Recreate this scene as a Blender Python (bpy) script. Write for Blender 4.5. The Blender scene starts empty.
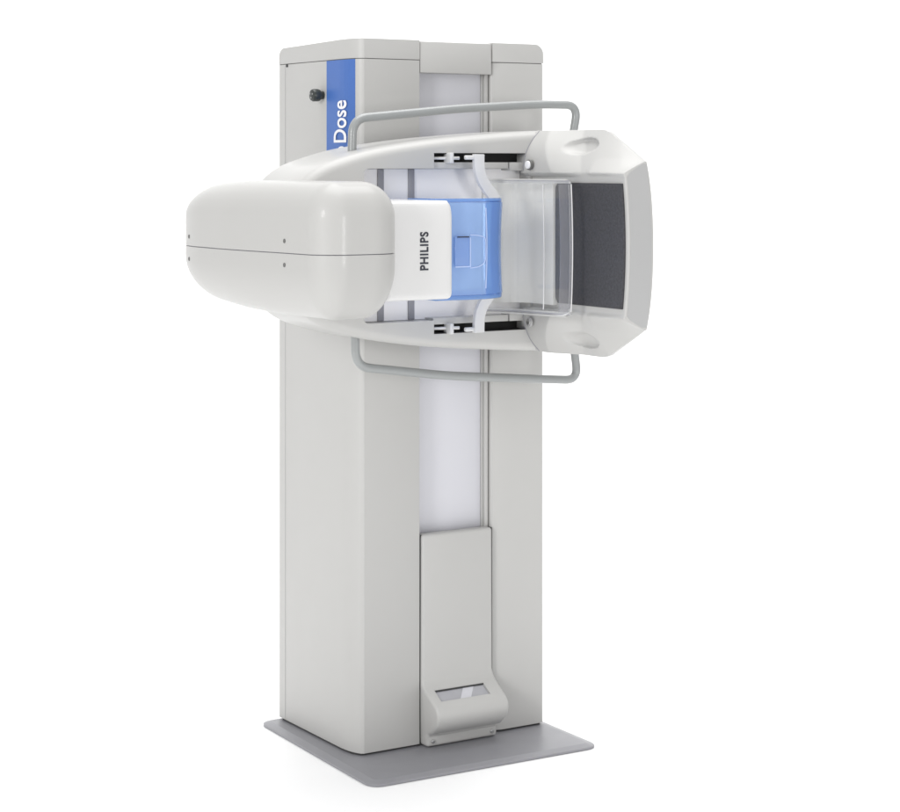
import bpy, bmesh, math
from mathutils import Vector, Matrix

S = bpy.context.scene
# ------------------------------------------------------------------ camera
cam_d = bpy.data.cameras.new('camera')
cam = bpy.data.objects.new('camera', cam_d)
S.collection.objects.link(cam)
cam.location = (-2.61736, -4.68874, 1.57)
cam.rotation_euler = (math.radians(90), 0, -math.radians(31.8365))
cam_d.sensor_width = 36.0
cam_d.lens = 81.2
cam_d.shift_y = -0.2700
cam_d.clip_end = 100
S.camera = cam

# ------------------------------------------------------------------ world and studio lamps
W = bpy.data.worlds.new('World')
S.world = W
W.use_nodes = True
W.node_tree.nodes['Background'].inputs[0].default_value = (1.0, 1.0, 1.0, 1)
W.node_tree.nodes['Background'].inputs[1].default_value = 0.58

def area(name, loc, target, size, power, size_y=None, col=(1, 1, 1)):
    l = bpy.data.lights.new(name, 'AREA')
    l.shape = 'RECTANGLE'
    l.size = size
    l.size_y = size_y or size
    l.energy = power
    l.color = col
    o = bpy.data.objects.new(name, l)
    o.location = loc
    d = Vector(target) - Vector(loc)
    o.rotation_euler = d.to_track_quat('-Z', 'Y').to_euler()
    S.collection.objects.link(o)
    return o

area('overhead_softbox', (0.8, 0.1, 7.3), (0.2, -0.3, 0), 5.5, 390)
area('key_softbox', (-6.0, -2.6, 2.7), (0.1, 0, 1.0), 1.3, 155, 1.8)
area('front_softbox', (0.3, -7.5, 1.5), (0.2, 0, 0.9), 1.3, 76, 1.3)
area('backdrop_lamp', (1.8, 2.4, 5.0), (2.2, 6.0, 0.8), 5.0, 30, 1.6)

S.view_settings.view_transform = 'Standard'
S.view_settings.look = 'None'
S.view_settings.exposure = 0.18
S.view_settings.gamma = 1.0
S.render.engine = 'CYCLES'
S.cycles.max_bounces = 10
S.cycles.transparent_max_bounces = 16

# ------------------------------------------------------------------ materials
def mat(name, col, rough=0.4, metal=0.0, spec=0.5, noise=0.0, nscale=40.0, bump=0.0, bscale=600.0,
        alpha=1.0, coat=0.0, rnoise=0.0):
    m = bpy.data.materials.new(name)
    m.use_nodes = True
    if name != 'studio_paper_white':
        col = tuple(0.93 * c for c in col)
    nt = m.node_tree
    p = nt.nodes['Principled BSDF']
    p.inputs['Base Color'].default_value = (*col, 1)
    p.inputs['Roughness'].default_value = rough
    p.inputs['Metallic'].default_value = metal
    p.inputs['Specular IOR Level'].default_value = spec
    p.inputs['Alpha'].default_value = alpha
    p.inputs['Coat Weight'].default_value = coat
    p.inputs['Coat IOR'].default_value = 1.35
    p.inputs['Coat Roughness'].default_value = 0.06
    tc = nt.nodes.new('ShaderNodeTexCoord')
    if noise:
        n = nt.nodes.new('ShaderNodeTexNoise')
        n.inputs['Scale'].default_value = nscale
        n.inputs['Detail'].default_value = 6
        nt.links.new(tc.outputs['Object'], n.inputs['Vector'])
        r = nt.nodes.new('ShaderNodeMapRange')
        r.inputs['To Min'].default_value = 1 - noise
        r.inputs['To Max'].default_value = 1 + noise
        nt.links.new(n.outputs['Fac'], r.inputs['Value'])
        v = nt.nodes.new('ShaderNodeVectorMath')
        v.operation = 'SCALE'
        v.inputs[0].default_value = col
        nt.links.new(r.outputs['Result'], v.inputs['Scale'])
        nt.links.new(v.outputs[0], p.inputs['Base Color'])
    if rnoise:
        n = nt.nodes.new('ShaderNodeTexNoise')
        n.inputs['Scale'].default_value = 14
        nt.links.new(tc.outputs['Object'], n.inputs['Vector'])
        r = nt.nodes.new('ShaderNodeMapRange')
        r.inputs['To Min'].default_value = rough - rnoise
        r.inputs['To Max'].default_value = rough + rnoise
        nt.links.new(n.outputs['Fac'], r.inputs['Value'])
        nt.links.new(r.outputs['Result'], p.inputs['Roughness'])
    if bump:
        n = nt.nodes.new('ShaderNodeTexNoise')
        n.inputs['Scale'].default_value = bscale
        n.inputs['Detail'].default_value = 3
        nt.links.new(tc.outputs['Object'], n.inputs['Vector'])
        b = nt.nodes.new('ShaderNodeBump')
        b.inputs['Strength'].default_value = bump
        b.inputs['Distance'].default_value = 0.001
        nt.links.new(n.outputs['Fac'], b.inputs['Height'])
        nt.links.new(b.outputs['Normal'], p.inputs['Normal'])
    return m

def clear_mat(name, tint, haze_col, haze, rough=0.05):
    """thin clear moulded plastic: tinted transparency, a little milky diffusion, a glossy skin"""
    m = bpy.data.materials.new(name)
    m.use_nodes = True
    nt = m.node_tree
    nt.nodes.clear()
    out = nt.nodes.new('ShaderNodeOutputMaterial')
    tr = nt.nodes.new('ShaderNodeBsdfTransparent')
    tr.inputs[0].default_value = (*tint, 1)
    df = nt.nodes.new('ShaderNodeBsdfDiffuse')
    df.inputs[0].default_value = (*haze_col, 1)
    gl = nt.nodes.new('ShaderNodeBsdfGlossy')
    gl.inputs['Roughness'].default_value = rough
    m1 = nt.nodes.new('ShaderNodeMixShader')
    m1.inputs[0].default_value = haze
    nt.links.new(tr.outputs[0], m1.inputs[1])
    nt.links.new(df.outputs[0], m1.inputs[2])
    lw0 = nt.nodes.new('ShaderNodeLayerWeight')
    lw1 = nt.nodes.new('ShaderNodeMath')
    lw1.operation = 'POWER'
    lw1.inputs[1].default_value = 4.0
    nt.links.new(lw0.outputs['Facing'], lw1.inputs[0])
    lw = nt.nodes.new('ShaderNodeMath')
    lw.operation = 'MULTIPLY_ADD'
    lw.inputs[1].default_value = 0.9
    lw.inputs[2].default_value = 0.04
    nt.links.new(lw1.outputs[0], lw.inputs[0])
    m2 = nt.nodes.new('ShaderNodeMixShader')
    nt.links.new(lw.outputs[0], m2.inputs[0])
    nt.links.new(m1.outputs[0], m2.inputs[1])
    nt.links.new(gl.outputs[0], m2.inputs[2])
    nt.links.new(m2.outputs[0], out.inputs['Surface'])
    return m

M = {
    'paint': mat('warm_grey_paint', (0.495, 0.491, 0.478), 0.45, noise=0.012, nscale=6, bump=0.12, bscale=700, rnoise=0.04),
    'shell': mat('gantry_white_moulding', (0.505, 0.501, 0.488), 0.38, spec=0.22, noise=0.01, nscale=5, coat=0.10),
    'gloss': mat('gloss_white_moulding', (0.475, 0.471, 0.458), 0.40, spec=0.25, noise=0.006, nscale=3, coat=0.20),
    'white': mat('white_moulding', (0.69, 0.687, 0.683), 0.3, noise=0.01, nscale=8, coat=0.2),
    'liner': mat('liner_warm_white', (0.84, 0.835, 0.81), 0.35, noise=0.01, nscale=5),
    'inner': mat('recess_white', (0.93, 0.915, 0.915), 0.45, noise=0.01, nscale=5),
    'panel': mat('cool_white_panel', (0.62, 0.62, 0.66), 0.45, noise=0.015, nscale=5),
    'trim': mat('front_trim_grey', (0.42, 0.42, 0.42), 0.5, noise=0.015, nscale=8),
    'bar': mat('slat_grey', (0.30, 0.30, 0.33), 0.5, noise=0.03),
    'black': mat('slot_black', (0.006, 0.006, 0.006), 0.7, noise=0.1),
    'dark': mat('shadow_gap_rubber', (0.05, 0.05, 0.05), 0.8, noise=0.1),
    'knob': mat('knob_rubber', (0.035, 0.04, 0.038), 0.35, noise=0.15, bump=0.2),
    'carbon': mat('dark_table_cover', (0.042, 0.042, 0.049), 0.5, noise=0.7, nscale=160, bump=0.8, bscale=1500),
    'base': mat('base_plate_grey', (0.27, 0.27, 0.29), 0.38, noise=0.05, nscale=9, bump=0.08, bscale=700, rnoise=0.06),
    'tube': mat('handle_grey_enamel', (0.30, 0.312, 0.312), 0.3, noise=0.03, coat=0.3),
    'blue': mat('stripe_blue', (0.062, 0.155, 0.46), 0.35, noise=0.03),
    'ink_white': mat('lettering_white', (0.86, 0.86, 0.88), 0.5, noise=0.01),
    'ink_dark': mat('lettering_navy', (0.02, 0.022, 0.035), 0.5, noise=0.05),
    'steel': mat('screw_steel', (0.45, 0.45, 0.45), 0.3, metal=0.8, noise=0.05),
    'screwhole': mat('screw_recess', (0.13, 0.13, 0.125), 0.6, noise=0.1),
    'silver': mat('silvery_window', (0.42, 0.42, 0.45), 0.12, noise=0.12, nscale=14, coat=0.6),
    'clear': clear_mat('clear_acrylic', (0.985, 0.987, 0.985), (0.8, 0.8, 0.8), 0.035),
    'cledge': clear_mat('clear_acrylic_edge', (0.75, 0.76, 0.76), (0.75, 0.75, 0.75), 0.45, 0.1),
    'clip': clear_mat('clear_acrylic_lip', (0.93, 0.93, 0.94), (0.62, 0.62, 0.66), 0.10, 0.2),
    'bluecl': clear_mat('blue_tinted_acrylic', (0.64, 0.78, 0.97), (0.42, 0.59, 0.88), 0.38, 0.08),
    'bluedk': clear_mat('blue_acrylic_thick', (0.42, 0.62, 0.93), (0.28, 0.47, 0.82), 0.45, 0.08),
    'bluelt': clear_mat('blue_acrylic_edge', (0.75, 0.83, 0.98), (0.66, 0.76, 0.97), 0.6, 0.1),
    'backdrop': mat('studio_paper_white', (0.95, 0.95, 0.95), 0.9, spec=0.0, noise=0.004, nscale=2),
}

# ------------------------------------------------------------------ helpers
def finish(name, bm, m, parent=None, ang=32, smooth=True):
    bmesh.ops.recalc_face_normals(bm, faces=bm.faces)
    me = bpy.data.meshes.new(name)
    if smooth:
        for f in bm.faces:
            f.smooth = True
        for e in bm.edges:
            if len(e.link_faces) == 2 and e.calc_face_angle(0) > math.radians(ang):
                e.smooth = False
    bm.to_mesh(me)
    bm.free()
    me.materials.append(M[m])
    o = bpy.data.objects.new(name, me)
    S.collection.objects.link(o)
    if parent is not None:
        o.parent = parent
    return o

def bevel(bm, w, seg=3, ang=30, pred=None):
    es = [e for e in bm.edges if len(e.link_faces) == 2 and e.calc_face_angle(0) > math.radians(ang)
          and (pred is None or pred(e))]
    bmesh.ops.bevel(bm, geom=es, offset=w, segments=seg, profile=0.5, affect='EDGES', clamp_overlap=True)

def box(lo, hi, b=0.0, seg=2):
    bm = bmesh.new()
    bmesh.ops.create_cube(bm, size=1)
    for v in bm.verts:
        v.co = Vector([lo[i] + (v.co[i] + 0.5) * (hi[i] - lo[i]) for i in range(3)])
    if b:
        bevel(bm, b, seg)
    return bm

def prism(pts, axis, a, b, bev=0.0, seg=3, ang=30, pred=None):
    """pts: 2D outline; axis 0: (y,z) along x; 1: (x,z) along y; 2: (x,y) along z"""
    bm = bmesh.new()
    def P(p, t):
        return {0: (t, p[0], p[1]), 1: (p[0], t, p[1]), 2: (p[0], p[1], t)}[axis]
    A = [bm.verts.new(P(p, a)) for p in pts]
    B = [bm.verts.new(P(p, b)) for p in pts]
    n = len(pts)
    bm.faces.new(A)
    bm.faces.new(B[::-1])
    for i in range(n):
        bm.faces.new((A[i], B[i], B[(i + 1) % n], A[(i + 1) % n]))
    bmesh.ops.recalc_face_normals(bm, faces=bm.faces)
    if bev:
        bevel(bm, bev, seg, ang, pred)
    return bm

def cyl(c, axis, r, d, seg=24, b=0.0):
    bm = bmesh.new()
    bmesh.ops.create_cone(bm, cap_ends=True, segments=seg, radius1=r, radius2=r, depth=d)
    rot = {0: Matrix.Rotation(math.pi / 2, 4, 'Y'), 1: Matrix.Rotation(math.pi / 2, 4, 'X'), 2: Matrix.Identity(4)}[axis]
    bmesh.ops.transform(bm, matrix=Matrix.Translation(c) @ rot, verts=bm.verts)
    if b:
        bevel(bm, b, 2, 50)
    return bm

def join(*bms):
    out = bmesh.new()
    for b in bms:
        me = bpy.data.meshes.new('tmp')
        b.to_mesh(me)
        out.from_mesh(me)
        bpy.data.meshes.remove(me)
        b.free()
    return out

def rbox(lo, hi, rlo, rhi, n=44):
    """box whose rounding radius differs on each of the six sides (ellipsoidal corners)"""
    bm = bmesh.new()
    bmesh.ops.create_cube(bm, size=2)
    bmesh.ops.subdivide_edges(bm, edges=bm.edges[:], cuts=n, use_grid_fill=True)
    for v in bm.verts:
        q, d = [], []
        for i in range(3):
            u = v.co[i]
            # denser sampling towards the ends
            u = math.copysign(1 - (1 - abs(u)) ** 1.3, u) if abs(u) < 1 else u
            p = lo[i] + (u + 1) * 0.5 * (hi[i] - lo[i])
            a, b = lo[i] + rlo[i], hi[i] - rhi[i]
            c = min(max(p, a), b)
            q.append(c)
            d.append((p - c) / (rlo[i] if p < c else rhi[i]))
        L = math.sqrt(sum(x * x for x in d))
        if L > 1e-9:
            mx = max(abs(x) for x in d)
            d = [x / L * mx for x in d]
        for i in range(3):
            v.co[i] = q[i] + d[i] * (rlo[i] if d[i] < 0 else rhi[i])
    return bm

def catmull(pts, k=8, closed=False):
    out = []
    n = len(pts)
    rng = range(n) if closed else range(n - 1)
    for i in rng:
        g = (lambda j: Vector(pts[j % n])) if closed else (lambda j: Vector(pts[min(max(j, 0), n - 1)]))
        p0, p1, p2, p3 = g(i - 1), g(i), g(i + 1), g(i + 2)
        for s in range(k):
            t = s / k
            out.append(0.5 * ((2 * p1) + (-p0 + p2) * t + (2 * p0 - 5 * p1 + 4 * p2 - p3) * t * t
                              + (-p0 + 3 * p1 - 3 * p2 + p3) * t ** 3))
    if not closed:
        out.append(Vector(pts[-1]))
    return out

def tube(path, r, seg=16):
    bm = bmesh.new()
    rings = []
    n = len(path)
    ref = Vector((0, 1, 0))
    for i, p in enumerate(path):
        t = (path[min(i + 1, n - 1)] - path[max(i - 1, 0)]).normalized()
        a = (ref - t * ref.dot(t)).normalized()
        b = t.cross(a)
        rings.append([bm.verts.new(p + r * (math.cos(2 * math.pi * k / seg) * a + math.sin(2 * math.pi * k / seg) * b))
                      for k in range(seg)])
    for i in range(n - 1):
        for k in range(seg):
            bm.faces.new((rings[i][k], rings[i][(k + 1) % seg], rings[i + 1][(k + 1) % seg], rings[i + 1][k]))
    bm.faces.new(rings[0][::-1])
    bm.faces.new(rings[-1])
    return bm

def strip_solid(path, th, axis_lo, axis_hi, axis=2, bev=0.0, seg=2):
    """sheet of thickness th following a 2D polyline, extruded along axis"""
    n = len(path)
    L, R = [], []
    for i, p in enumerate(path):
        t = (Vector(path[min(i + 1, n - 1)]) - Vector(path[max(i - 1, 0)])).normalized()
        nn = Vector((-t[1], t[0]))
        L.append(Vector(p) + nn * th / 2)
        R.append(Vector(p) - nn * th / 2)
    bm = bmesh.new()
    def P(p, t):
        return {0: (t, p[0], p[1]), 1: (p[0], t, p[1]), 2: (p[0], p[1], t)}[axis]
    vs = [[bm.verts.new(P(p, t)) for p in ring] for ring in (L, R) for t in (axis_lo, axis_hi)]
    a, b, c, d = vs  # L lo, L hi, R lo, R hi
    for i in range(n - 1):
        bm.faces.new((a[i], a[i + 1], b[i + 1], b[i]))
        bm.faces.new((c[i], d[i], d[i + 1], c[i + 1]))
        bm.faces.new((a[i], c[i], c[i + 1], a[i + 1]))
        bm.faces.new((b[i], b[i + 1], d[i + 1], d[i]))
    for i in (0, n - 1):
        bm.faces.new((a[i], b[i], d[i], c[i]))
    bmesh.ops.recalc_face_normals(bm, faces=bm.faces)
    if bev:
        bevel(bm, bev, seg, 50)
    return bm

def boolean_cut(obj, cutters):
    """subtract closed bmeshes from obj and keep only the resulting mesh"""
    for c in cutters:
        bmesh.ops.recalc_face_normals(c, faces=c.faces)
        me = bpy.data.meshes.new('cut')
        c.to_mesh(me)
        c.free()
        co = bpy.data.objects.new('cut', me)
        S.collection.objects.link(co)
        md = obj.modifiers.new('b', 'BOOLEAN')
        md.object = co
        md.operation = 'DIFFERENCE'
        md.solver = 'EXACT'
        bpy.context.view_layer.update()
        ev = obj.evaluated_get(bpy.context.evaluated_depsgraph_get())
        new = bpy.data.meshes.new_from_object(ev)
        obj.modifiers.clear()
        old = obj.data
        obj.data = new
        new.name = old.name
        bpy.data.meshes.remove(old)
        bpy.data.objects.remove(co)
        bpy.data.meshes.remove(me)
    bm = bmesh.new()
    bm.from_mesh(obj.data)
    for f in bm.faces:
        f.smooth = True
    for e in bm.edges:
        e.smooth = not (len(e.link_faces) == 2 and e.calc_face_angle(0) > math.radians(32))
    bm.to_mesh(obj.data)
    bm.free()
    return obj

def lettering(name, body, m, parent, size, xdir, ydir, origin, offset=0.0, sx=1.0, space=1.0, extrude=0.0004, align='CENTER'):
    cu = bpy.data.curves.new(name, 'FONT')
    cu.body = body
    cu.size = size
    cu.offset = offset
    cu.space_character = space
    cu.extrude = extrude
    cu.resolution_u = 6
    cu.align_x = align
    cu.align_y = 'BOTTOM_BASELINE'
    o = bpy.data.objects.new('tmp_text', cu)
    S.collection.objects.link(o)
    bpy.context.view_layer.update()
    me = bpy.data.meshes.new_from_object(o.evaluated_get(bpy.context.evaluated_depsgraph_get()))
    bpy.data.objects.remove(o)
    X, Y = Vector(xdir), Vector(ydir)
    Z = X.cross(Y)
    for v in me.vertices:
        c = v.co.copy()
        v.co = Vector(origin) + X * c.x * sx + Y * c.y + Z * c.z
    me.materials.clear()
    me.materials.append(M[m])
    me.name = name
    ob = bpy.data.objects.new(name, me)
    S.collection.objects.link(ob)
    ob.parent = parent
    return ob

def empty(name, parent=None):
    o = bpy.data.objects.new(name, None)
    S.collection.objects.link(o)
    o.parent = parent
    return o

def sstep(a, b, x):
    t = min(max((x - a) / (b - a), 0), 1)
    return t * t * (3 - 2 * t)

# ------------------------------------------------------------------ setting: white studio sweep
FLOOR = -0.014
cross = [(-9.0, FLOOR)] + [(3.0, FLOOR)]
for k in range(1, 17):
    a = math.pi / 2 * k / 16
    cross.append((3.0 + 2.2 * math.sin(a), FLOOR + 2.2 * (1 - math.cos(a))))
cross.append((5.2, 9.0))
bm = bmesh.new()
ca, sa = math.cos(math.radians(31.84)), math.sin(math.radians(31.84))
rows = []
for s in (-9.0, 9.0):
    rows.append([bm.verts.new((ca * s + sa * d, -sa * s + ca * d, z)) for d, z in cross])
for i in range(len(cross) - 1):
    bm.faces.new((rows[0][i], rows[1][i], rows[1][i + 1], rows[0][i + 1]))
floor = finish('floor', bm, 'backdrop')
floor['kind'] = 'structure'
floor['label'] = 'seamless white studio floor curving up into the backdrop'

# ------------------------------------------------------------------ the machine
ROOT = empty('xray_machine')
ROOT['label'] = 'tall pale grey breast x-ray machine with rounded tube head, blue shield and curved handles'
ROOT['category'] = 'x-ray machine'

# ---- base plate
bp = [(-0.054, 0.462), (-0.078, -0.222), (0.625, -0.236), (0.632, 0.462)]
def round_poly(pts, r, k=8):
    out = []
    n = len(pts)
    for i in range(n):
        p, q, w = Vector(pts[i - 1]), Vector(pts[i]), Vector(pts[(i + 1) % n])
        a, b = q + (p - q).normalized() * r, q + (w - q).normalized() * r
        for t in range(k + 1):
            t /= k
            out.append((1 - t) ** 2 * a + 2 * t * (1 - t) * q + t * t * b)
    return out
bm = bmesh.new()
rp = round_poly(bp, 0.045)
cx, cy = 0.28, 0.11
rr = []
for z_, d in ((FLOOR, 0.003), (FLOOR + 0.002, 0.0), (FLOOR + 0.0065, 0.0), (FLOOR + 0.0075, 0.0015), (-0.0016, 0.0205), (-0.001, 0.0230)):
    ring = []
    for i in range(len(rp)):
        t = (rp[(i + 1) % len(rp)] - rp[i - 1]).normalized()
        ring.append(bm.verts.new((*(rp[i] + Vector((-t.y, t.x)) * d), z_)))
    rr.append(ring)
for a, b in zip(rr, rr[1:]):
    for i in range(len(a)):
        bm.faces.new((a[i], a[(i + 1) % len(a)], b[(i + 1) % len(a)], b[i]))
bm.faces.new(rr[0]); bm.faces.new(rr[-1])
base = finish('base_plate', bm, 'base', ROOT, ang=12)

# ---- column
def corner():
    return [(0.0, 0.445), (0.0, 0.082), (0.0010, 0.062), (0.0036, 0.044), (0.0078, 0.028), (0.0135, 0.0140), (0.0195, 0.0042), (0.0265, 0.0)]
ZC0, ZC1, ZT = 0.005, 1.8465, 1.9015
right = [(0.433, 0.042), (0.433, 0.014), (0.437, 0.009), (0.461, 0.0), (0.597, 0.0), (0.602, 0.005), (0.602, 0.445)]
outline = corner() + [(0.1985, 0.0), (0.1985, 0.042)] + right
bm = prism(outline, 2, ZC0, ZC1)
bevel(bm, 0.006, 3, 60, lambda e: abs(e.verts[0].co.z - e.verts[1].co.z) > 1 and e.verts[0].co.y > 0.4)
bevel(bm, 0.003, 2, 60, lambda e: abs(e.verts[0].co.z - e.verts[1].co.z) > 1 and abs(e.verts[0].co.x - 0.1985) < 1e-3 and e.verts[0].co.y < 0.01)
column = finish('column', bm, 'paint', ROOT, ang=28)
# dark core that shows in the gaps at the foot and under the cap
def inset_poly(pts, d):
    out = []
    n = len(pts)
    area2 = sum(pts[i][0] * pts[(i + 1) % n][1] - pts[(i + 1) % n][0] * pts[i][1] for i in range(n))
    sg = 1 if area2 > 0 else -1
    for i in range(n):
        p, q, r_ = Vector(pts[i - 1]), Vector(pts[i]), Vector(pts[(i + 1) % n])
        e1, e2 = (q - p).normalized(), (r_ - q).normalized()
        n1, n2 = Vector((-e1.y, e1.x)) * sg, Vector((-e2.y, e2.x)) * sg
        b = (n1 + n2)
        b = b / max(b.dot(b) / 2, 0.3)
        out.append(tuple(q + b * d))
    return out
simple = [(0.008, 0.437), (0.008, 0.03), (0.022, 0.008), (0.190, 0.008), (0.190, 0.055), (0.445, 0.055), (0.445, 0.012), (0.594, 0.008), (0.594, 0.437)]
finish('plinth', prism(simple, 2, -0.001, ZC0 + 0.004), 'dark', column)
finish('seam_band', prism([(x + (-.004 if x < .1 or (.18 < x < .2) else .004) * 0 , y) for x, y in inset_poly(outline, 0.0022)], 2, ZC1 - 0.004, ZC1 + 0.006), 'screwhole', column)

finish('side_seam', box((-0.0006, 0.4035, 0.01), (0.001, 0.4050, ZC1 - 0.003)), 'trim', column)

# ---- cap on the column: same outline, softened top edges, sinking a little to the back
cap_outline = corner() + [(0.1985, 0.0), (0.1985, 0.042), (0.433, 0.042), (0.433, 0.0), (0.602, 0.0), (0.602, 0.445)]
bm = prism(cap_outline, 2, ZC1 + 0.0022, ZT)
bevel(bm, 0.030, 5, 60, lambda e: min(e.verts[0].co.z, e.verts[1].co.z) > ZT - 0.001 and (min(e.verts[0].co.x, e.verts[1].co.x) > 0.6 or min(e.verts[0].co.y, e.verts[1].co.y) > 0.44))
bevel(bm, 0.017, 5, 60, lambda e: e.verts[0].co.z > ZT - 0.001 and e.verts[1].co.z > ZT - 0.001)
bevel(bm, 0.004, 2, 60, lambda e: abs(e.verts[0].co.z - e.verts[1].co.z) > 0.02)
for v in bm.verts:
    if v.co.z > ZC1 + 0.02:
        v.co.z -= 0.010 * sstep(0.0, 0.6, v.co.y) * (1 if v.co.x < 0.3 else 1)
cap = finish('cap', bm, 'paint', ROOT, ang=28)
finish('cap_screw', cyl((-0.0005, 0.392, 1.8430), 0, 0.0045, 0.004, 12), 'dark', cap)

# ---- header and cool white channel panel in the front recess
hd = finish('header', box((0.2005, 0.0025, 1.8135), (0.4305, 0.06, 1.8985), 0.003), 'paint', ROOT)
chan = finish('channel_panel', box((0.200, 0.034, 0.50), (0.414, 0.0435, 1.83), 0.001), 'panel', ROOT)
finish('channel_edge', box((0.4145, 0.028, 0.01), (0.4185, 0.0435, 1.83), 0.001), 'paint', chan)
finish('channel_edge', box((0.4192, 0.020, 0.01), (0.4305, 0.0435, 1.83), 0.0015), 'paint', chan)

# ---- lower foot cover with its projecting nose and little window
prof = [(0.03, 0.568), (-0.006, 0.568), (-0.006, 0.180), (-0.010, 0.166), (-0.020, 0.155), (-0.074, 0.122), (-0.086, 0.108),
        (-0.089, 0.090), (-0.082, 0.068), (-0.052, 0.041), (-0.036, 0.037), (-0.030, 0.028), (-0.030, 0.001), (0.03, 0.001)]
bm = prism(prof, 0, 0.2035, 0.4275, 0.0085, 3, 60)
for v in bm.verts:      # the nose is a touch wider than the flat panel above it
    w = sstep(0.20, 0.15, v.co.z) * sstep(0.02, 0.07, v.co.z)
    v.co.x += (0.004 if v.co.x > 0.3 else -0.004) * w
    tp = sstep(-0.03, -0.085, v.co.y) * 0.002
    v.co.x += (-tp if v.co.x > 0.3 else tp)
foot = finish('foot_cover', bm, 'paint', ROOT, ang=35)
# window recess: slanted cutter
sl = Vector((0, -0.054, -0.033)).normalized()      # down the slope
nn = Vector((0, -sl.z, sl.y)); nn = nn if nn.y < 0 else -nn
def slab(x0, x1, a, b, lo, hi, skew=0.0):
    o = Vector((0, -0.020, 0.155))
    b_ = bmesh.new()
    vs = []
    for h in (lo, hi):
        for x, t in ((x0, a), (x1, a), (x1 + skew, b), (x0 + skew, b)):
            c = o + sl * t + nn * h
            vs.append(b_.verts.new((x, c.y, c.z)))
    for f in ((0, 1, 2, 3), (7, 6, 5, 4), (0, 4, 5, 1), (1, 5, 6, 2), (2, 6, 7, 3), (3, 7, 4, 0)):
        b_.faces.new([vs[i] for i in f])
    bmesh.ops.recalc_face_normals(b_, faces=b_.faces)
    return b_
boolean_cut(foot, [slab(0.228, 0.384, 0.008, 0.050, -0.008, 0.02)])
finish('window', slab(0.2285, 0.3835, 0.0085, 0.0495, -0.0075, -0.005), 'silver', foot)
finish('window_reflection', slab(0.318, 0.352, 0.0115, 0.0490, -0.0049, -0.0042, -0.028), 'panel', foot)  # pale diagonal wedge: a reflection in the window, put in as colour
finish('window_dark_strip', slab(0.2285, 0.3835, 0.0082, 0.0110, -0.0049, -0.001), 'dark', foot)  # dark strip along the window's upper edge
for x in (0.221, 0.410):
    finish('screw', cyl((x, -0.0305, 0.0155), 1, 0.0055, 0.005, 16, 0.001), 'steel', foot)
finish('foot_gap', prism([(0.1992, 0.02), (0.1992, 0.004), (0.432, 0.004), (0.432, 0.02)], 2, -0.0005, 0.566), 'dark', foot)

# ---- round knob on the left side of the column
kn = finish('locking_knob', join(cyl((-0.023, 0.181, 1.754), 0, 0.0170, 0.026, 28, 0.006),
                                 cyl((-0.006, 0.181, 1.754), 0, 0.011, 0.014, 20)), 'knob', ROOT)
for k in range(3):
    a = 2.1 * k + 0.6
    finish('knob_face_dimple', cyl((-0.0362, 0.181 + 0.007 * math.cos(a), 1.754 + 0.007 * math.sin(a)), 0, 0.0028, 0.0012, 10), 'steel', kn)

# ---- blue stripe wrapped on the rounded corner, with its white lettering
def side_x(y):
    c = corner()
    for (x0, y0), (x1, y1) in zip(c, c[1:]):
        if y1 <= y <= y0:
            return x0 + (x1 - x0) * (y0 - y) / (y0 - y1)
    return 0.0
bm = bmesh.new()
ys = [0.1585 + (0.0205 - 0.1585) * i / 30 for i in range(31)]
cols = [[bm.verts.new((side_x(y) - o, y, z)) for y in ys] for z, o in ((1.30, 0.0012), (1.8463, 0.0012), (1.30, -0.001), (1.8463, -0.001))]
for i in range(30):
    bm.faces.new((cols[0][i], cols[0][i + 1], cols[1][i + 1], cols[1][i]))
    bm.faces.new((cols[2][i], cols[2][i + 1], cols[3][i + 1], cols[3][i]))
    bm.faces.new((cols[1][i], cols[1][i + 1], cols[3][i + 1], cols[3][i]))
    bm.faces.new((cols[0][i], cols[0][i + 1], cols[2][i + 1], cols[2][i]))
for i in (0, 30):
    bm.faces.new((cols[0][i], cols[1][i], cols[3][i], cols[2][i]))
stripe = finish('blue_stripe', bm, 'blue', ROOT)
lt = lettering('lettering', 'Dose', 'ink_white', stripe, 0.090, (0, 0, 1), (0, 1, 0), (0, 0.050, 1.6215), offset=0.0013, sx=0.60, align='LEFT')
l2 = lettering('lettering', 'Micro', 'ink_white', stripe, 0.090, (0, 0, 1), (0, 1, 0), (0, 0.050, 1.6165), offset=0.0002, sx=0.60, align='RIGHT')
for o in (lt, l2):
    for v in o.data.vertices:
        v.co.x = side_x(v.co.y) - 0.0038 + v.co.x * 0.5

# ---- gantry body: lens-shaped slab in front of the column
ZG = 1.366
hs = [(-0.372, 0.0), (-0.366, 0.055), (-0.345, 0.112), (-0.312, 0.156), (-0.268, 0.190), (-0.20, 0.2155), (-0.10, 0.2405),
      (0.05, 0.2625), (0.20, 0.2765), (0.37, 0.288), (0.50, 0.290)]
top = [Vector(p) for p in catmull(hs, 6)]
corner_r = []
for k in range(1, 9):
    a = math.pi / 2 * k / 8
    corner_r.append(Vector((0.50 + 0.062 * math.sin(a), 0.228 + 0.062 * math.cos(a))))
half = top + corner_r
full = half + [Vector((p.x, -p.y)) for p in reversed(half) if p.y > 1e-6]
def inset(pts, d):
    n = len(pts)
    out = []
    for i in range(n):
        t = (pts[(i + 1) % n] - pts[i - 1]).normalized()
        nr = Vector((t.y, -t.x))          # inward for this clockwise order
        out.append(pts[i] + nr * d)
    return out
bm = bmesh.new()
rings = []
R = 0.030
stations = [(-0.05, 0.014), (-0.055, 0.006), (-0.066, 0.0)] + [(-0.27 - R * math.sin(a), R * (1 - math.cos(a)) * 0.8) for a in
            [math.pi / 2 * k / 8 for k in range(9)]]
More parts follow.
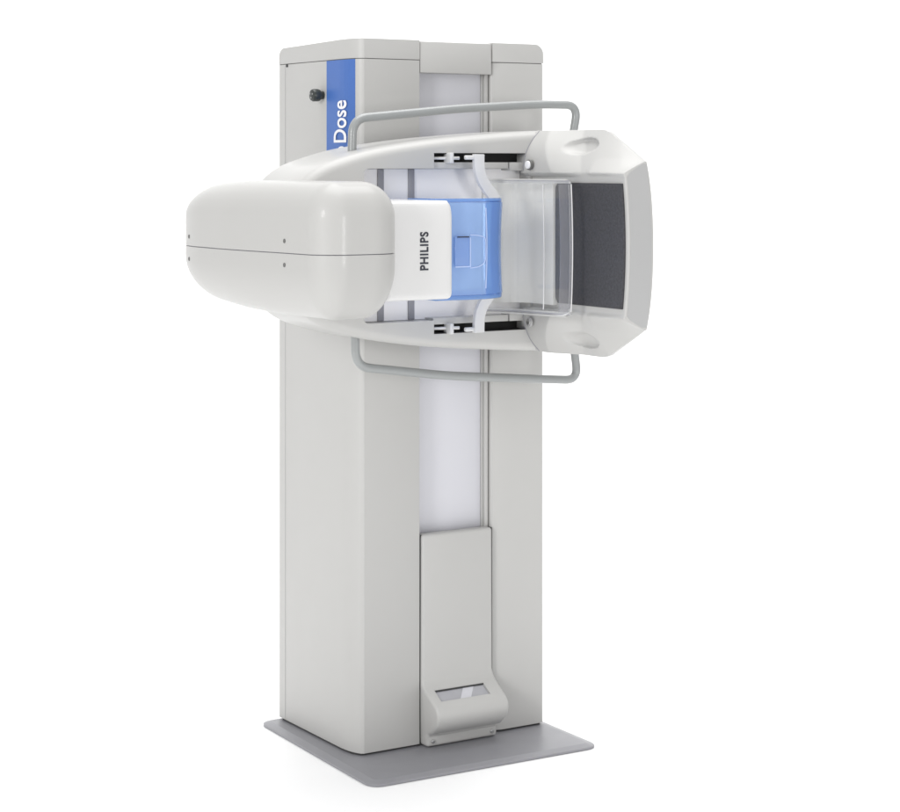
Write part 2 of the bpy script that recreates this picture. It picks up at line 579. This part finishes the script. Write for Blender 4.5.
for y, d in stations:
    rings.append([bm.verts.new((p.x, y, ZG + p.y)) for p in inset(full, d)])
for a, b in zip(rings, rings[1:]):
    for i in range(len(a)):
        bm.faces.new((a[i], a[(i + 1) % len(a)], b[(i + 1) % len(a)], b[i]))
bm.faces.new(rings[0])
bm.faces.new(rings[-1][::-1])
gantry = finish('gantry', bm, 'shell', ROOT)
RX0, RX1, RZ0, RZ1 = -0.143, 0.352, 1.171, 1.556
cut_main = prism([(RX0, RZ0), (RX1, RZ0), (RX1, RZ1), (RX0, RZ1)], 1, -0.34, -0.245)
bevel(cut_main, 0.012, 4, 60, lambda e: abs(e.verts[0].co.y - e.verts[1].co.y) > 0.05 and e.verts[0].co.x < 0)
cuts = [cut_main]
for sg in (1, -1):
    z0, z1 = sorted((ZG + sg * 0.185, ZG + sg * 0.2295))
    cuts.append(box((0.06, -0.34, z0), (0.339, -0.20, z1)))
boolean_cut(gantry, cuts)
finish('mounting_block', box((0.16, -0.052, 1.20), (0.46, 0.032, 1.53), 0.01), 'dark', gantry)
# slot lining, rail covers, carriage and hook, above and below
for sg in (1, -1):
    z = lambda t: ZG + sg * t
    def zbox(x0, y0, t0, x1, y1, t1, b=0.0):
        a, c = sorted((z(t0), z(t1)))
        return box((x0, y0, a), (x1, y1, c), b)
    slot = finish('guide_slot', zbox(0.0605, -0.260, 0.2065, 0.3385, -0.201, 0.229), 'black', gantry)
    finish('slot_wall', join(zbox(0.0605, -0.299, 0.2275, 0.3385, -0.2605, 0.2290), zbox(0.0605, -0.296, 0.2065, 0.0625, -0.2605, 0.227)), 'black', slot)
    rail = finish('guide_rail', join(zbox(0.0605, -0.294, 0.1895, 0.289, -0.202, 0.2060, 0.0012),
                                     zbox(0.2925, -0.2965, 0.1845, 0.339, -0.202, 0.2060, 0.0012)), 'shell', gantry)
    # tapered pin and clamp riding in the slot
    car = finish('carriage_pin', tube([Vector((0.066, -0.285, z(0.2165))), Vector((0.09, -0.292, z(0.2165))), Vector((0.135, -0.30, z(0.2165)))], 0.0042), 'white', gantry)
    finish('carriage_clamp', zbox(0.0975, -0.318, 0.2035, 0.1085, -0.285, 0.2305, 0.002), 'white', car)
    pts = [(0.1645, z(0.2265)), (0.1645, z(0.205)), (0.1665, z(0.184)), (0.1745, z(0.162)), (0.190, z(0.140)), (0.206, z(0.122)), (0.213, z(0.108))]
    hook = strip_solid([tuple(p) for p in catmull(pts, 6)], 0.0285, -0.352, -0.339, axis=1)
    bevel(hook, 0.014, 5, 50, lambda e: abs(e.verts[0].co.y - e.verts[1].co.y) > 0.01 and e.verts[0].co.x > 0.170 and abs(e.verts[0].co.z - ZG) > 0.22)
    bevel(hook, 0.003, 3, 50)
    hook = join(hook, zbox(0.126, -0.348, 0.2125, 0.160, -0.336, 0.2235, 0.003))
    finish('paddle_hook', hook, 'white', gantry)

# cool white back panel with the two grey slats, and the fillet to the table wall
bk = finish('recess_panel', box((RX0 + 0.001, -0.2555, RZ0 + 0.001), (RX1 - 0.001, -0.246, RZ1 - 0.001)), 'inner', gantry)
for x in (-0.0715, 0.0180):
    finish('slat_channel', box((x - 0.0092, -0.2590, RZ0 + 0.0015), (x + 0.0092, -0.2556, RZ1 - 0.0015), 0.001), 'bar', bk)
fil = [(0.262, -0.2557)]
for k in range(0, 13):
    a = math.pi / 2 * k / 12
    fil.append((0.275 + 0.0755 * math.sin(a), -0.325 + 0.068 * math.cos(a)))
fil += [(0.3505, -0.4095), (0.3625, -0.4095), (0.3625, -0.300), (0.3515, -0.300), (0.3515, -0.2558)]
finish('curved_liner', prism(fil, 2, ZG - 0.160, ZG + 0.160), 'liner', gantry)

# ---- support housing (the breast table block) on the right, as a sculpted heightfield
HP = [(-0.20, 0.2890), (-0.50, 0.2890), (-0.520, 0.2885), (-0.545, 0.2830), (-0.600, 0.2550), (-0.650, 0.2300), (-0.690, 0.2090), (-0.75, 0.205)]
def Hh(y):
    for (y0, h0), (y1, h1) in zip(HP, HP[1:]):
        if y >= y1:
            return h0 + (h1 - h0) * sstep(0, 1, (y0 - y) / (y0 - y1)) if y0 > -0.53 and y0 < -0.49 else h0 + (h1 - h0) * (y0 - y) / (y0 - y1)
    return HP[-1][1]
NY, NZ = 110, 190
bm = bmesh.new()
def inner_x(y, dz):
    d = abs(dz)
    H = Hh(y)
    # near the gantry the wing starts flush with the slot face, further out it is scooped back
    u = min(max((d - 0.178) / (H - 0.178), 0), 1)
    near = 0.333 + 0.052 * u ** 2.4
    far = 0.358 + 0.070 * u ** 1.15
    k = min(max((-y - 0.345 - 0.75 * max(0, H - d)) / 0.095, 0), 1)
    wing = near + (far - near) * k
    x = 0.362 + (wing - 0.362) * sstep(0.166, 0.180, d)
    # a small faceted ramp beside the table plate
    x -= 0.007 * max(0, min((y + 0.675) / 0.05, (-0.545 - y) / 0.02, 1)) * max(0, 1 - max(0, d - 0.180) / 0.034) * (1 if d > 0.178 else max(0, (d - 0.172) / 0.006))
    e = ((y + 0.480) / 0.056) ** 2 + ((d - 0.247) / 0.0215) ** 2
    if e < 1:
        x += 0.015 * min(1, 2.2 * (1 - e)) ** 0.8
    return x
def front_y(sn):
    return -0.694 - 0.020 * (1 - sn * sn)
grid_i, grid_o = [], []
for j in range(NZ + 1):
    sn = -1 + 2 * j / NZ
    ri, ro = [], []
    for i in range(NY + 1):
        t = i / NY
        y0 = -0.285
        # keep the outline: height depends on y, front bows forward at the middle
        yb = y0 + t * (-0.694 - y0)
        h = Hh(yb)
        dz = sn * h
        y = yb + t ** 3 * (front_y(sn) + 0.694)
        ri.append(bm.verts.new((inner_x(y, dz), y, ZG + dz)))
        ro.append(bm.verts.new((0.440 + 0.010 * (1 - t) - 0.006 * abs(sn) ** 4 * t, y, ZG + dz)))
    grid_i.append(ri)
    grid_o.append(ro)
for g, fl in ((grid_i, 0), (grid_o, 1)):
    for j in range(NZ):
        for i in range(NY):
            q = (g[j][i], g[j][i + 1], g[j + 1][i + 1], g[j + 1][i])
            bm.faces.new(q[::-1] if fl else q)
def bridge(a, b):
    for k in range(len(a) - 1):
        bm.faces.new((a[k], a[k + 1], b[k + 1], b[k]))
bridge(grid_i[0], grid_o[0])
bridge(grid_i[-1], grid_o[-1])
bridge([r_[0] for r_ in grid_i], [r_[0] for r_ in grid_o])
bridge([r_[-1] for r_ in grid_i], [r_[-1] for r_ in grid_o])
bmesh.ops.recalc_face_normals(bm, faces=bm.faces)
bevel(bm, 0.010, 4, 62)
housing = finish('table_housing', bm, 'shell', ROOT, ang=40)

seam = []
for sgn in (1, -1):
    pts_ = [Vector((inner_x(-0.300, sgn * d) - 0.0006, -0.3002, ZG + sgn * d)) for d in [0.184 + 0.1035 * k / 24 for k in range(25)]]
    finish('seam', tube(pts_, 0.0011, 8), 'bar', housing)

# grey trim on the bowed front edge
def edge(sn):
    return max(0.0, (abs(sn) * 0.209 - 0.176) / 0.033) * 0.062
def bow_panel(x0, x1, s0, s1, off, th, n=40):
    b_ = bmesh.new()
    A = []
    for k in range(n + 1):
        sn = s0 + (s1 - s0) * k / n
        y = front_y(sn)
        z_ = ZG + sn * Hh(-0.694)
        A.append([b_.verts.new((x, y - off + dy, z_)) for x, dy in ((x0 + edge(sn), 0), (x1, 0), (x1, th), (x0 + edge(sn), th))])
    for k in range(n):
        for m_ in range(4):
            b_.faces.new((A[k][m_], A[k][(m_ + 1) % 4], A[k + 1][(m_ + 1) % 4], A[k + 1][m_]))
    b_.faces.new(A[0]); b_.faces.new(A[-1][::-1])
    bmesh.ops.recalc_face_normals(b_, faces=b_.faces)
    return b_
finish('front_trim', bow_panel(0.3685, 0.4325, -0.965, 0.965, 0.0012, 0.004), 'trim', housing)

# dark table plate
b_ = bmesh.new()
N = 30
R_ = []
for k in range(N + 1):
    sn = -0.154 + 0.308 * k / N
    yf = front_y(sn / 0.212) + 0.010
    yb = -0.412
    cr = 0.010 * sstep(0.140, 0.154, abs(sn))
    R_.append([b_.verts.new(p) for p in ((0.3555, yb - cr, ZG + sn), (0.3555, yf, ZG + sn), (0.366, yf, ZG + sn), (0.366, yb - cr, ZG + sn))])
for k in range(N):
    for m_ in range(4):
        b_.faces.new((R_[k][m_], R_[k][(m_ + 1) % 4], R_[k + 1][(m_ + 1) % 4], R_[k + 1][m_]))
b_.faces.new(R_[0]); b_.faces.new(R_[-1][::-1])
bmesh.ops.recalc_face_normals(b_, faces=b_.faces)
bevel(b_, 0.0015, 2, 60)
finish('table_plate', b_, 'carbon', housing, ang=25)
# screws on the wings
bs = finish('screw_cap', join(cyl((0.3220, -0.337, 1.5655), 0, 0.0105, 0.008, 24, 0.002)), 'ink_white', housing)
finish('screw_ring', cyl((0.3262, -0.337, 1.5655), 0, 0.0135, 0.007, 24, 0.001), 'screwhole', bs)
bs = finish('screw', cyl((0.3245, -0.337, 1.1585), 0, 0.0085, 0.007, 24, 0.002), 'steel', housing)
finish('screw_ring', cyl((0.3265, -0.337, 1.1585), 0, 0.0120, 0.006, 24, 0.001), 'trim', bs)

# ---- handles
def handle(pts, name='handle'):
    P = [Vector(p) for p in pts]
    out = [P[0]]
    for i in range(1, len(P) - 1):      # round each bend
        r_ = 0.042 if i in (1, len(P) - 2) else 0.05
        a = (P[i - 1] - P[i]); b = (P[i + 1] - P[i])
        ra = min(r_, a.length * 0.48); rb = min(r_, b.length * 0.48)
        p0, p2 = P[i] + a.normalized() * ra, P[i] + b.normalized() * rb
        for k in range(11):
            t = k / 10
            out.append((1 - t) ** 2 * p0 + 2 * t * (1 - t) * P[i] + t * t * p2)
    out.append(P[-1])
    return finish(name, tube(out, 0.0114), 'tube', ROOT)
YH = -0.20
handle([(-0.122, YH, 1.580), (-0.120, YH, 1.682), (0.20, YH, 1.7125), (0.44, YH, 1.727), (0.578, YH, 1.727), (0.560, YH + 0.0, 1.64)])
handle([(-0.113, YH, 1.15), (-0.111, YH, 1.0545), (0.15, YH, 1.018), (0.35, YH, 1.000), (0.578, YH, 0.982), (0.560, YH, 1.10)])

# ---- tube head: two glossy half covers round a dark core
HL, HH = (-0.440, -0.628, 1.206), (-0.213, 0.150, 1.5275)
def head_bm(sh=0.0):
    b_ = rbox([c + sh for c in HL], [c - sh for c in HH], (0.075, 0.075, 0.125), (0.085, 0.20, 0.085), 56)
    for v in b_.verts:
        y = v.co.y
        # left flank swells towards the back
        w = sstep(-0.22, -0.44, v.co.x)
        v.co.x -= 0.030 * w * sstep(-0.60, -0.15, y)
        v.co.z += (1.3595 - v.co.z) * ((0.07 if v.co.z < 1.3595 else 0.0) * sstep(-0.40, 0.0, y) + 0.10 * sstep(-0.20, 0.17, y))
    return b_
SEAM = 1.3595
head = finish('tube_head', head_bm(0.004), 'bar', ROOT)
for nm, zc, keep in (('upper_cover', SEAM + 0.0011, 1), ('lower_cover', SEAM - 0.0011, -1)):
    b_ = head_bm()
    bmesh.ops.bisect_plane(b_, geom=b_.verts[:] + b_.edges[:] + b_.faces[:], plane_co=(0, 0, zc), plane_no=(0, 0, 1),
                           clear_inner=keep > 0, clear_outer=keep < 0)
    ed = [e for e in b_.edges if len(e.link_faces) == 1]
    bmesh.ops.edgeloop_fill(b_, edges=ed)
    finish(nm, b_, 'gloss', head, ang=60)
from mathutils.bvhtree import BVHTree
hb = head_bm()
bvh = BVHTree.FromBMesh(hb)
hb.free()
for y, zz in ((0.035, 1.3835), (0.035, 1.327), (-0.4604, 1.388), (-0.4604, 1.332)):
    hit, nrm, _, _ = bvh.ray_cast(Vector((-2, y, zz)), Vector((1, 0, 0)))
    b_ = cyl((0, 0, 0), 2, 0.0052, 0.005, 16)
    bmesh.ops.transform(b_, matrix=Matrix.Translation(hit - nrm * 0.0015) @ nrm.to_track_quat('Z', 'Y').to_matrix().to_4x4(), verts=b_.verts)
    finish('screw', b_, 'screwhole', head)

# ---- collimator: white box between head and blue shield
b_ = rbox((-0.226, -0.555, 1.243), (-0.040, -0.30, 1.4800), (0.012, 0.014, 0.016), (0.012, 0.02, 0.045), 20)
coll = finish('collimator', b_, 'white', ROOT, ang=50)
finish('collimator_gap', box((-0.236, -0.53, 1.262), (-0.2245, -0.32, 1.460), 0.004), 'screwhole', coll)
lettering('lettering', 'PHILIPS', 'ink_dark', coll, 0.031, (0, 0, 1), (-1, 0, 0), (-0.1125, -0.5556, 1.3600), offset=0.0009, sx=0.84, space=1.12)

# ---- blue shield: a bent sheet with flanges top and bottom
sh = empty('blue_shield', ROOT)
plan = [(-0.055, -0.492), (0.0, -0.497), (0.05, -0.500), (0.088, -0.499), (0.112, -0.492), (0.140, -0.478), (0.162, -0.458), (0.173, -0.432), (0.176, -0.395)]
planc = [tuple(p) for p in catmull(plan, 4)]
front_c = [p for p in planc if p[0] <= 0.0881]
side_c = [p for p in planc if p[0] >= 0.0879]
finish('shield_front', strip_solid(front_c, 0.003, 1.2475, 1.4740), 'bluecl', sh)
b_ = strip_solid(side_c, 0.004, 1.2475, 1.4740)
bmesh.ops.subdivide_edges(b_, edges=[e for e in b_.edges if abs(e.verts[0].co.z - e.verts[1].co.z) > 0.1], cuts=14, use_grid_fill=True)
finish('shield_side', b_, 'bluedk', sh)
flange = planc + [(0.176, -0.36), (-0.055, -0.36)]
finish('shield_top', prism(flange, 2, 1.4745, 1.4835, 0.003, 2, 60), 'bluedk', sh)
finish('shield_bottom', prism(flange, 2, 1.2355, 1.2470, 0.003, 2, 60), 'bluedk', sh)
rim = [Vector((0.0865 + 0.003 * math.sin(math.pi * t / 16), -0.5005, 1.262 + 0.198 * t / 16)) for t in range(17)]
finish('shield_crease', tube(rim, 0.0018, 8), 'bluelt', sh)
pk = finish('shield_latch', box((-0.006, -0.5065, 1.3195), (0.0355, -0.5015, 1.3905), 0.001), 'bluecl', sh)
finish('latch_edge', join(box((-0.006, -0.5085, 1.3160), (0.0385, -0.5068, 1.3190)), box((0.0360, -0.5085, 1.3192), (0.0385, -0.5068, 1.3880))), 'bluelt', pk)
finish('latch_gap', box((0.0, -0.5085, 1.3885), (0.0340, -0.5068, 1.3915)), 'ink_dark', pk)
tab = [Vector(p) for p in [(0.040, -0.5025, 1.3945), (0.060, -0.5025, 1.3930), (0.078, -0.5025, 1.3890), (0.0845, -0.5025, 1.380), (0.0855, -0.5025, 1.352), (0.082, -0.5025, 1.328), (0.066, -0.5025, 1.317), (0.040, -0.5025, 1.3135)]]
finish('tab_outline', tube(catmull(tab, 4), 0.0013, 8), 'bluelt', pk)

for o in sh.children_recursive:     # soft right-hand corners, slightly waisted edge
    for v in o.data.vertices:
        x, z_ = v.co.x, v.co.z - 1.3595
        if x > 0.150:
            v.co.z -= math.copysign(0.009 * ((x - 0.150) / 0.026) ** 2, z_) * min(1, abs(z_) / 0.11)
        v.co.x -= 0.0055 * sstep(0.10, 0.17, x) * (1 - (z_ / 0.125) ** 2)

# ---- clear compression paddle
pd = empty('compression_paddle', ROOT)
plan = [(0.214, -0.288), (0.238, -0.300), (0.268, -0.345), (0.292, -0.440), (0.3095, -0.530), (0.3085, -0.5415), (0.302, -0.5470), (0.290, -0.5475), (0.272, -0.5470)]
pc = [tuple(p) for p in catmull(plan, 4)]
body = [p for i, p in enumerate(pc) if i <= 21]
lip = pc[21:]
b_ = strip_solid(body, 0.003, 1.197, 1.5185)
bmesh.ops.subdivide_edges(b_, edges=[e for e in b_.edges if abs(e.verts[0].co.z - e.verts[1].co.z) > 0.1], cuts=14, use_grid_fill=True)
finish('paddle_sheet', b_, 'clear', pd)
b_ = strip_solid(lip, 0.004, 1.1985, 1.5175)
bmesh.ops.subdivide_edges(b_, edges=[e for e in b_.edges if abs(e.verts[0].co.z - e.verts[1].co.z) > 0.1], cuts=14, use_grid_fill=True)
finish('paddle_lip', b_, 'clip', pd)
for za, zb in ((1.5187, 1.5240), (1.1915, 1.1968)):
    finish('paddle_rim', strip_solid(body, 0.0055, za, zb), 'cledge', pd)
for za, zb in ((1.5245, 1.5325), (1.1830, 1.1910)):
    finish('paddle_bracket', strip_solid(body[:17], 0.008, za, zb - 0.003, bev=0.0015), 'shell', pd)
finish('paddle_back_edge', box((0.2115, -0.2900, 1.1915), (0.2160, -0.2850, 1.5240), 0.001), 'cledge', pd)
# moulded thickening along the fold, a little milky
b_ = strip_solid([(x - 0.0030, y) for x, y in body[-4:]], 0.0024, 1.1990, 1.5165)
bmesh.ops.subdivide_edges(b_, edges=[e for e in b_.edges if abs(e.verts[0].co.z - e.verts[1].co.z) > 0.1], cuts=14, use_grid_fill=True)
finish('paddle_fold', b_, 'cledge', pd)
for o in pd.children:       # the lip bows gently like the table edge
    for v in o.data.vertices:
        if v.co.y < -0.50:
            v.co.y -= 0.007 * (1 - ((v.co.z - 1.358) / 0.17) ** 2)
streak = [Vector((0.2915 + 0.002 * math.sin(k / 5), -0.452, 1.20 + 0.315 * k / 20)) for k in range(21)]
finish('paddle_highlight', tube(streak, 0.0016, 8), 'white', pd)  # white tube imitating a vertical highlight on the acrylic, not a moulded part
for za in (1.5255, 1.1905):     # dark rim lines along top and bottom of the clear sheet
    finish('paddle_rim_line', tube([Vector((x - 0.003, y, za)) for x, y in body], 0.0013, 6), 'bar', pd)
finish('lip_highlight', tube([Vector((0.3085, -0.5480 - 0.007 * (1 - ((1.1985 + 0.319 * k / 14 - 1.358) / 0.17) ** 2), 1.1985 + 0.319 * k / 14)) for k in range(15)], 0.0016, 8), 'white', pd)  # bright highlight along the outer lip, modelled as a white tube
# fold of the sheet at the foot of the lip, curling over the table edge
curl = [Vector((0.300, -0.470, 1.1895)), Vector((0.303, -0.500, 1.1880)), Vector((0.306, -0.525, 1.1900)), Vector((0.308, -0.540, 1.1960)), Vector((0.306, -0.545, 1.2060))]
finish('paddle_curl', tube([Vector(p) for p in catmull([tuple(c) for c in curl], 5)], 0.0022, 8), 'white', pd)
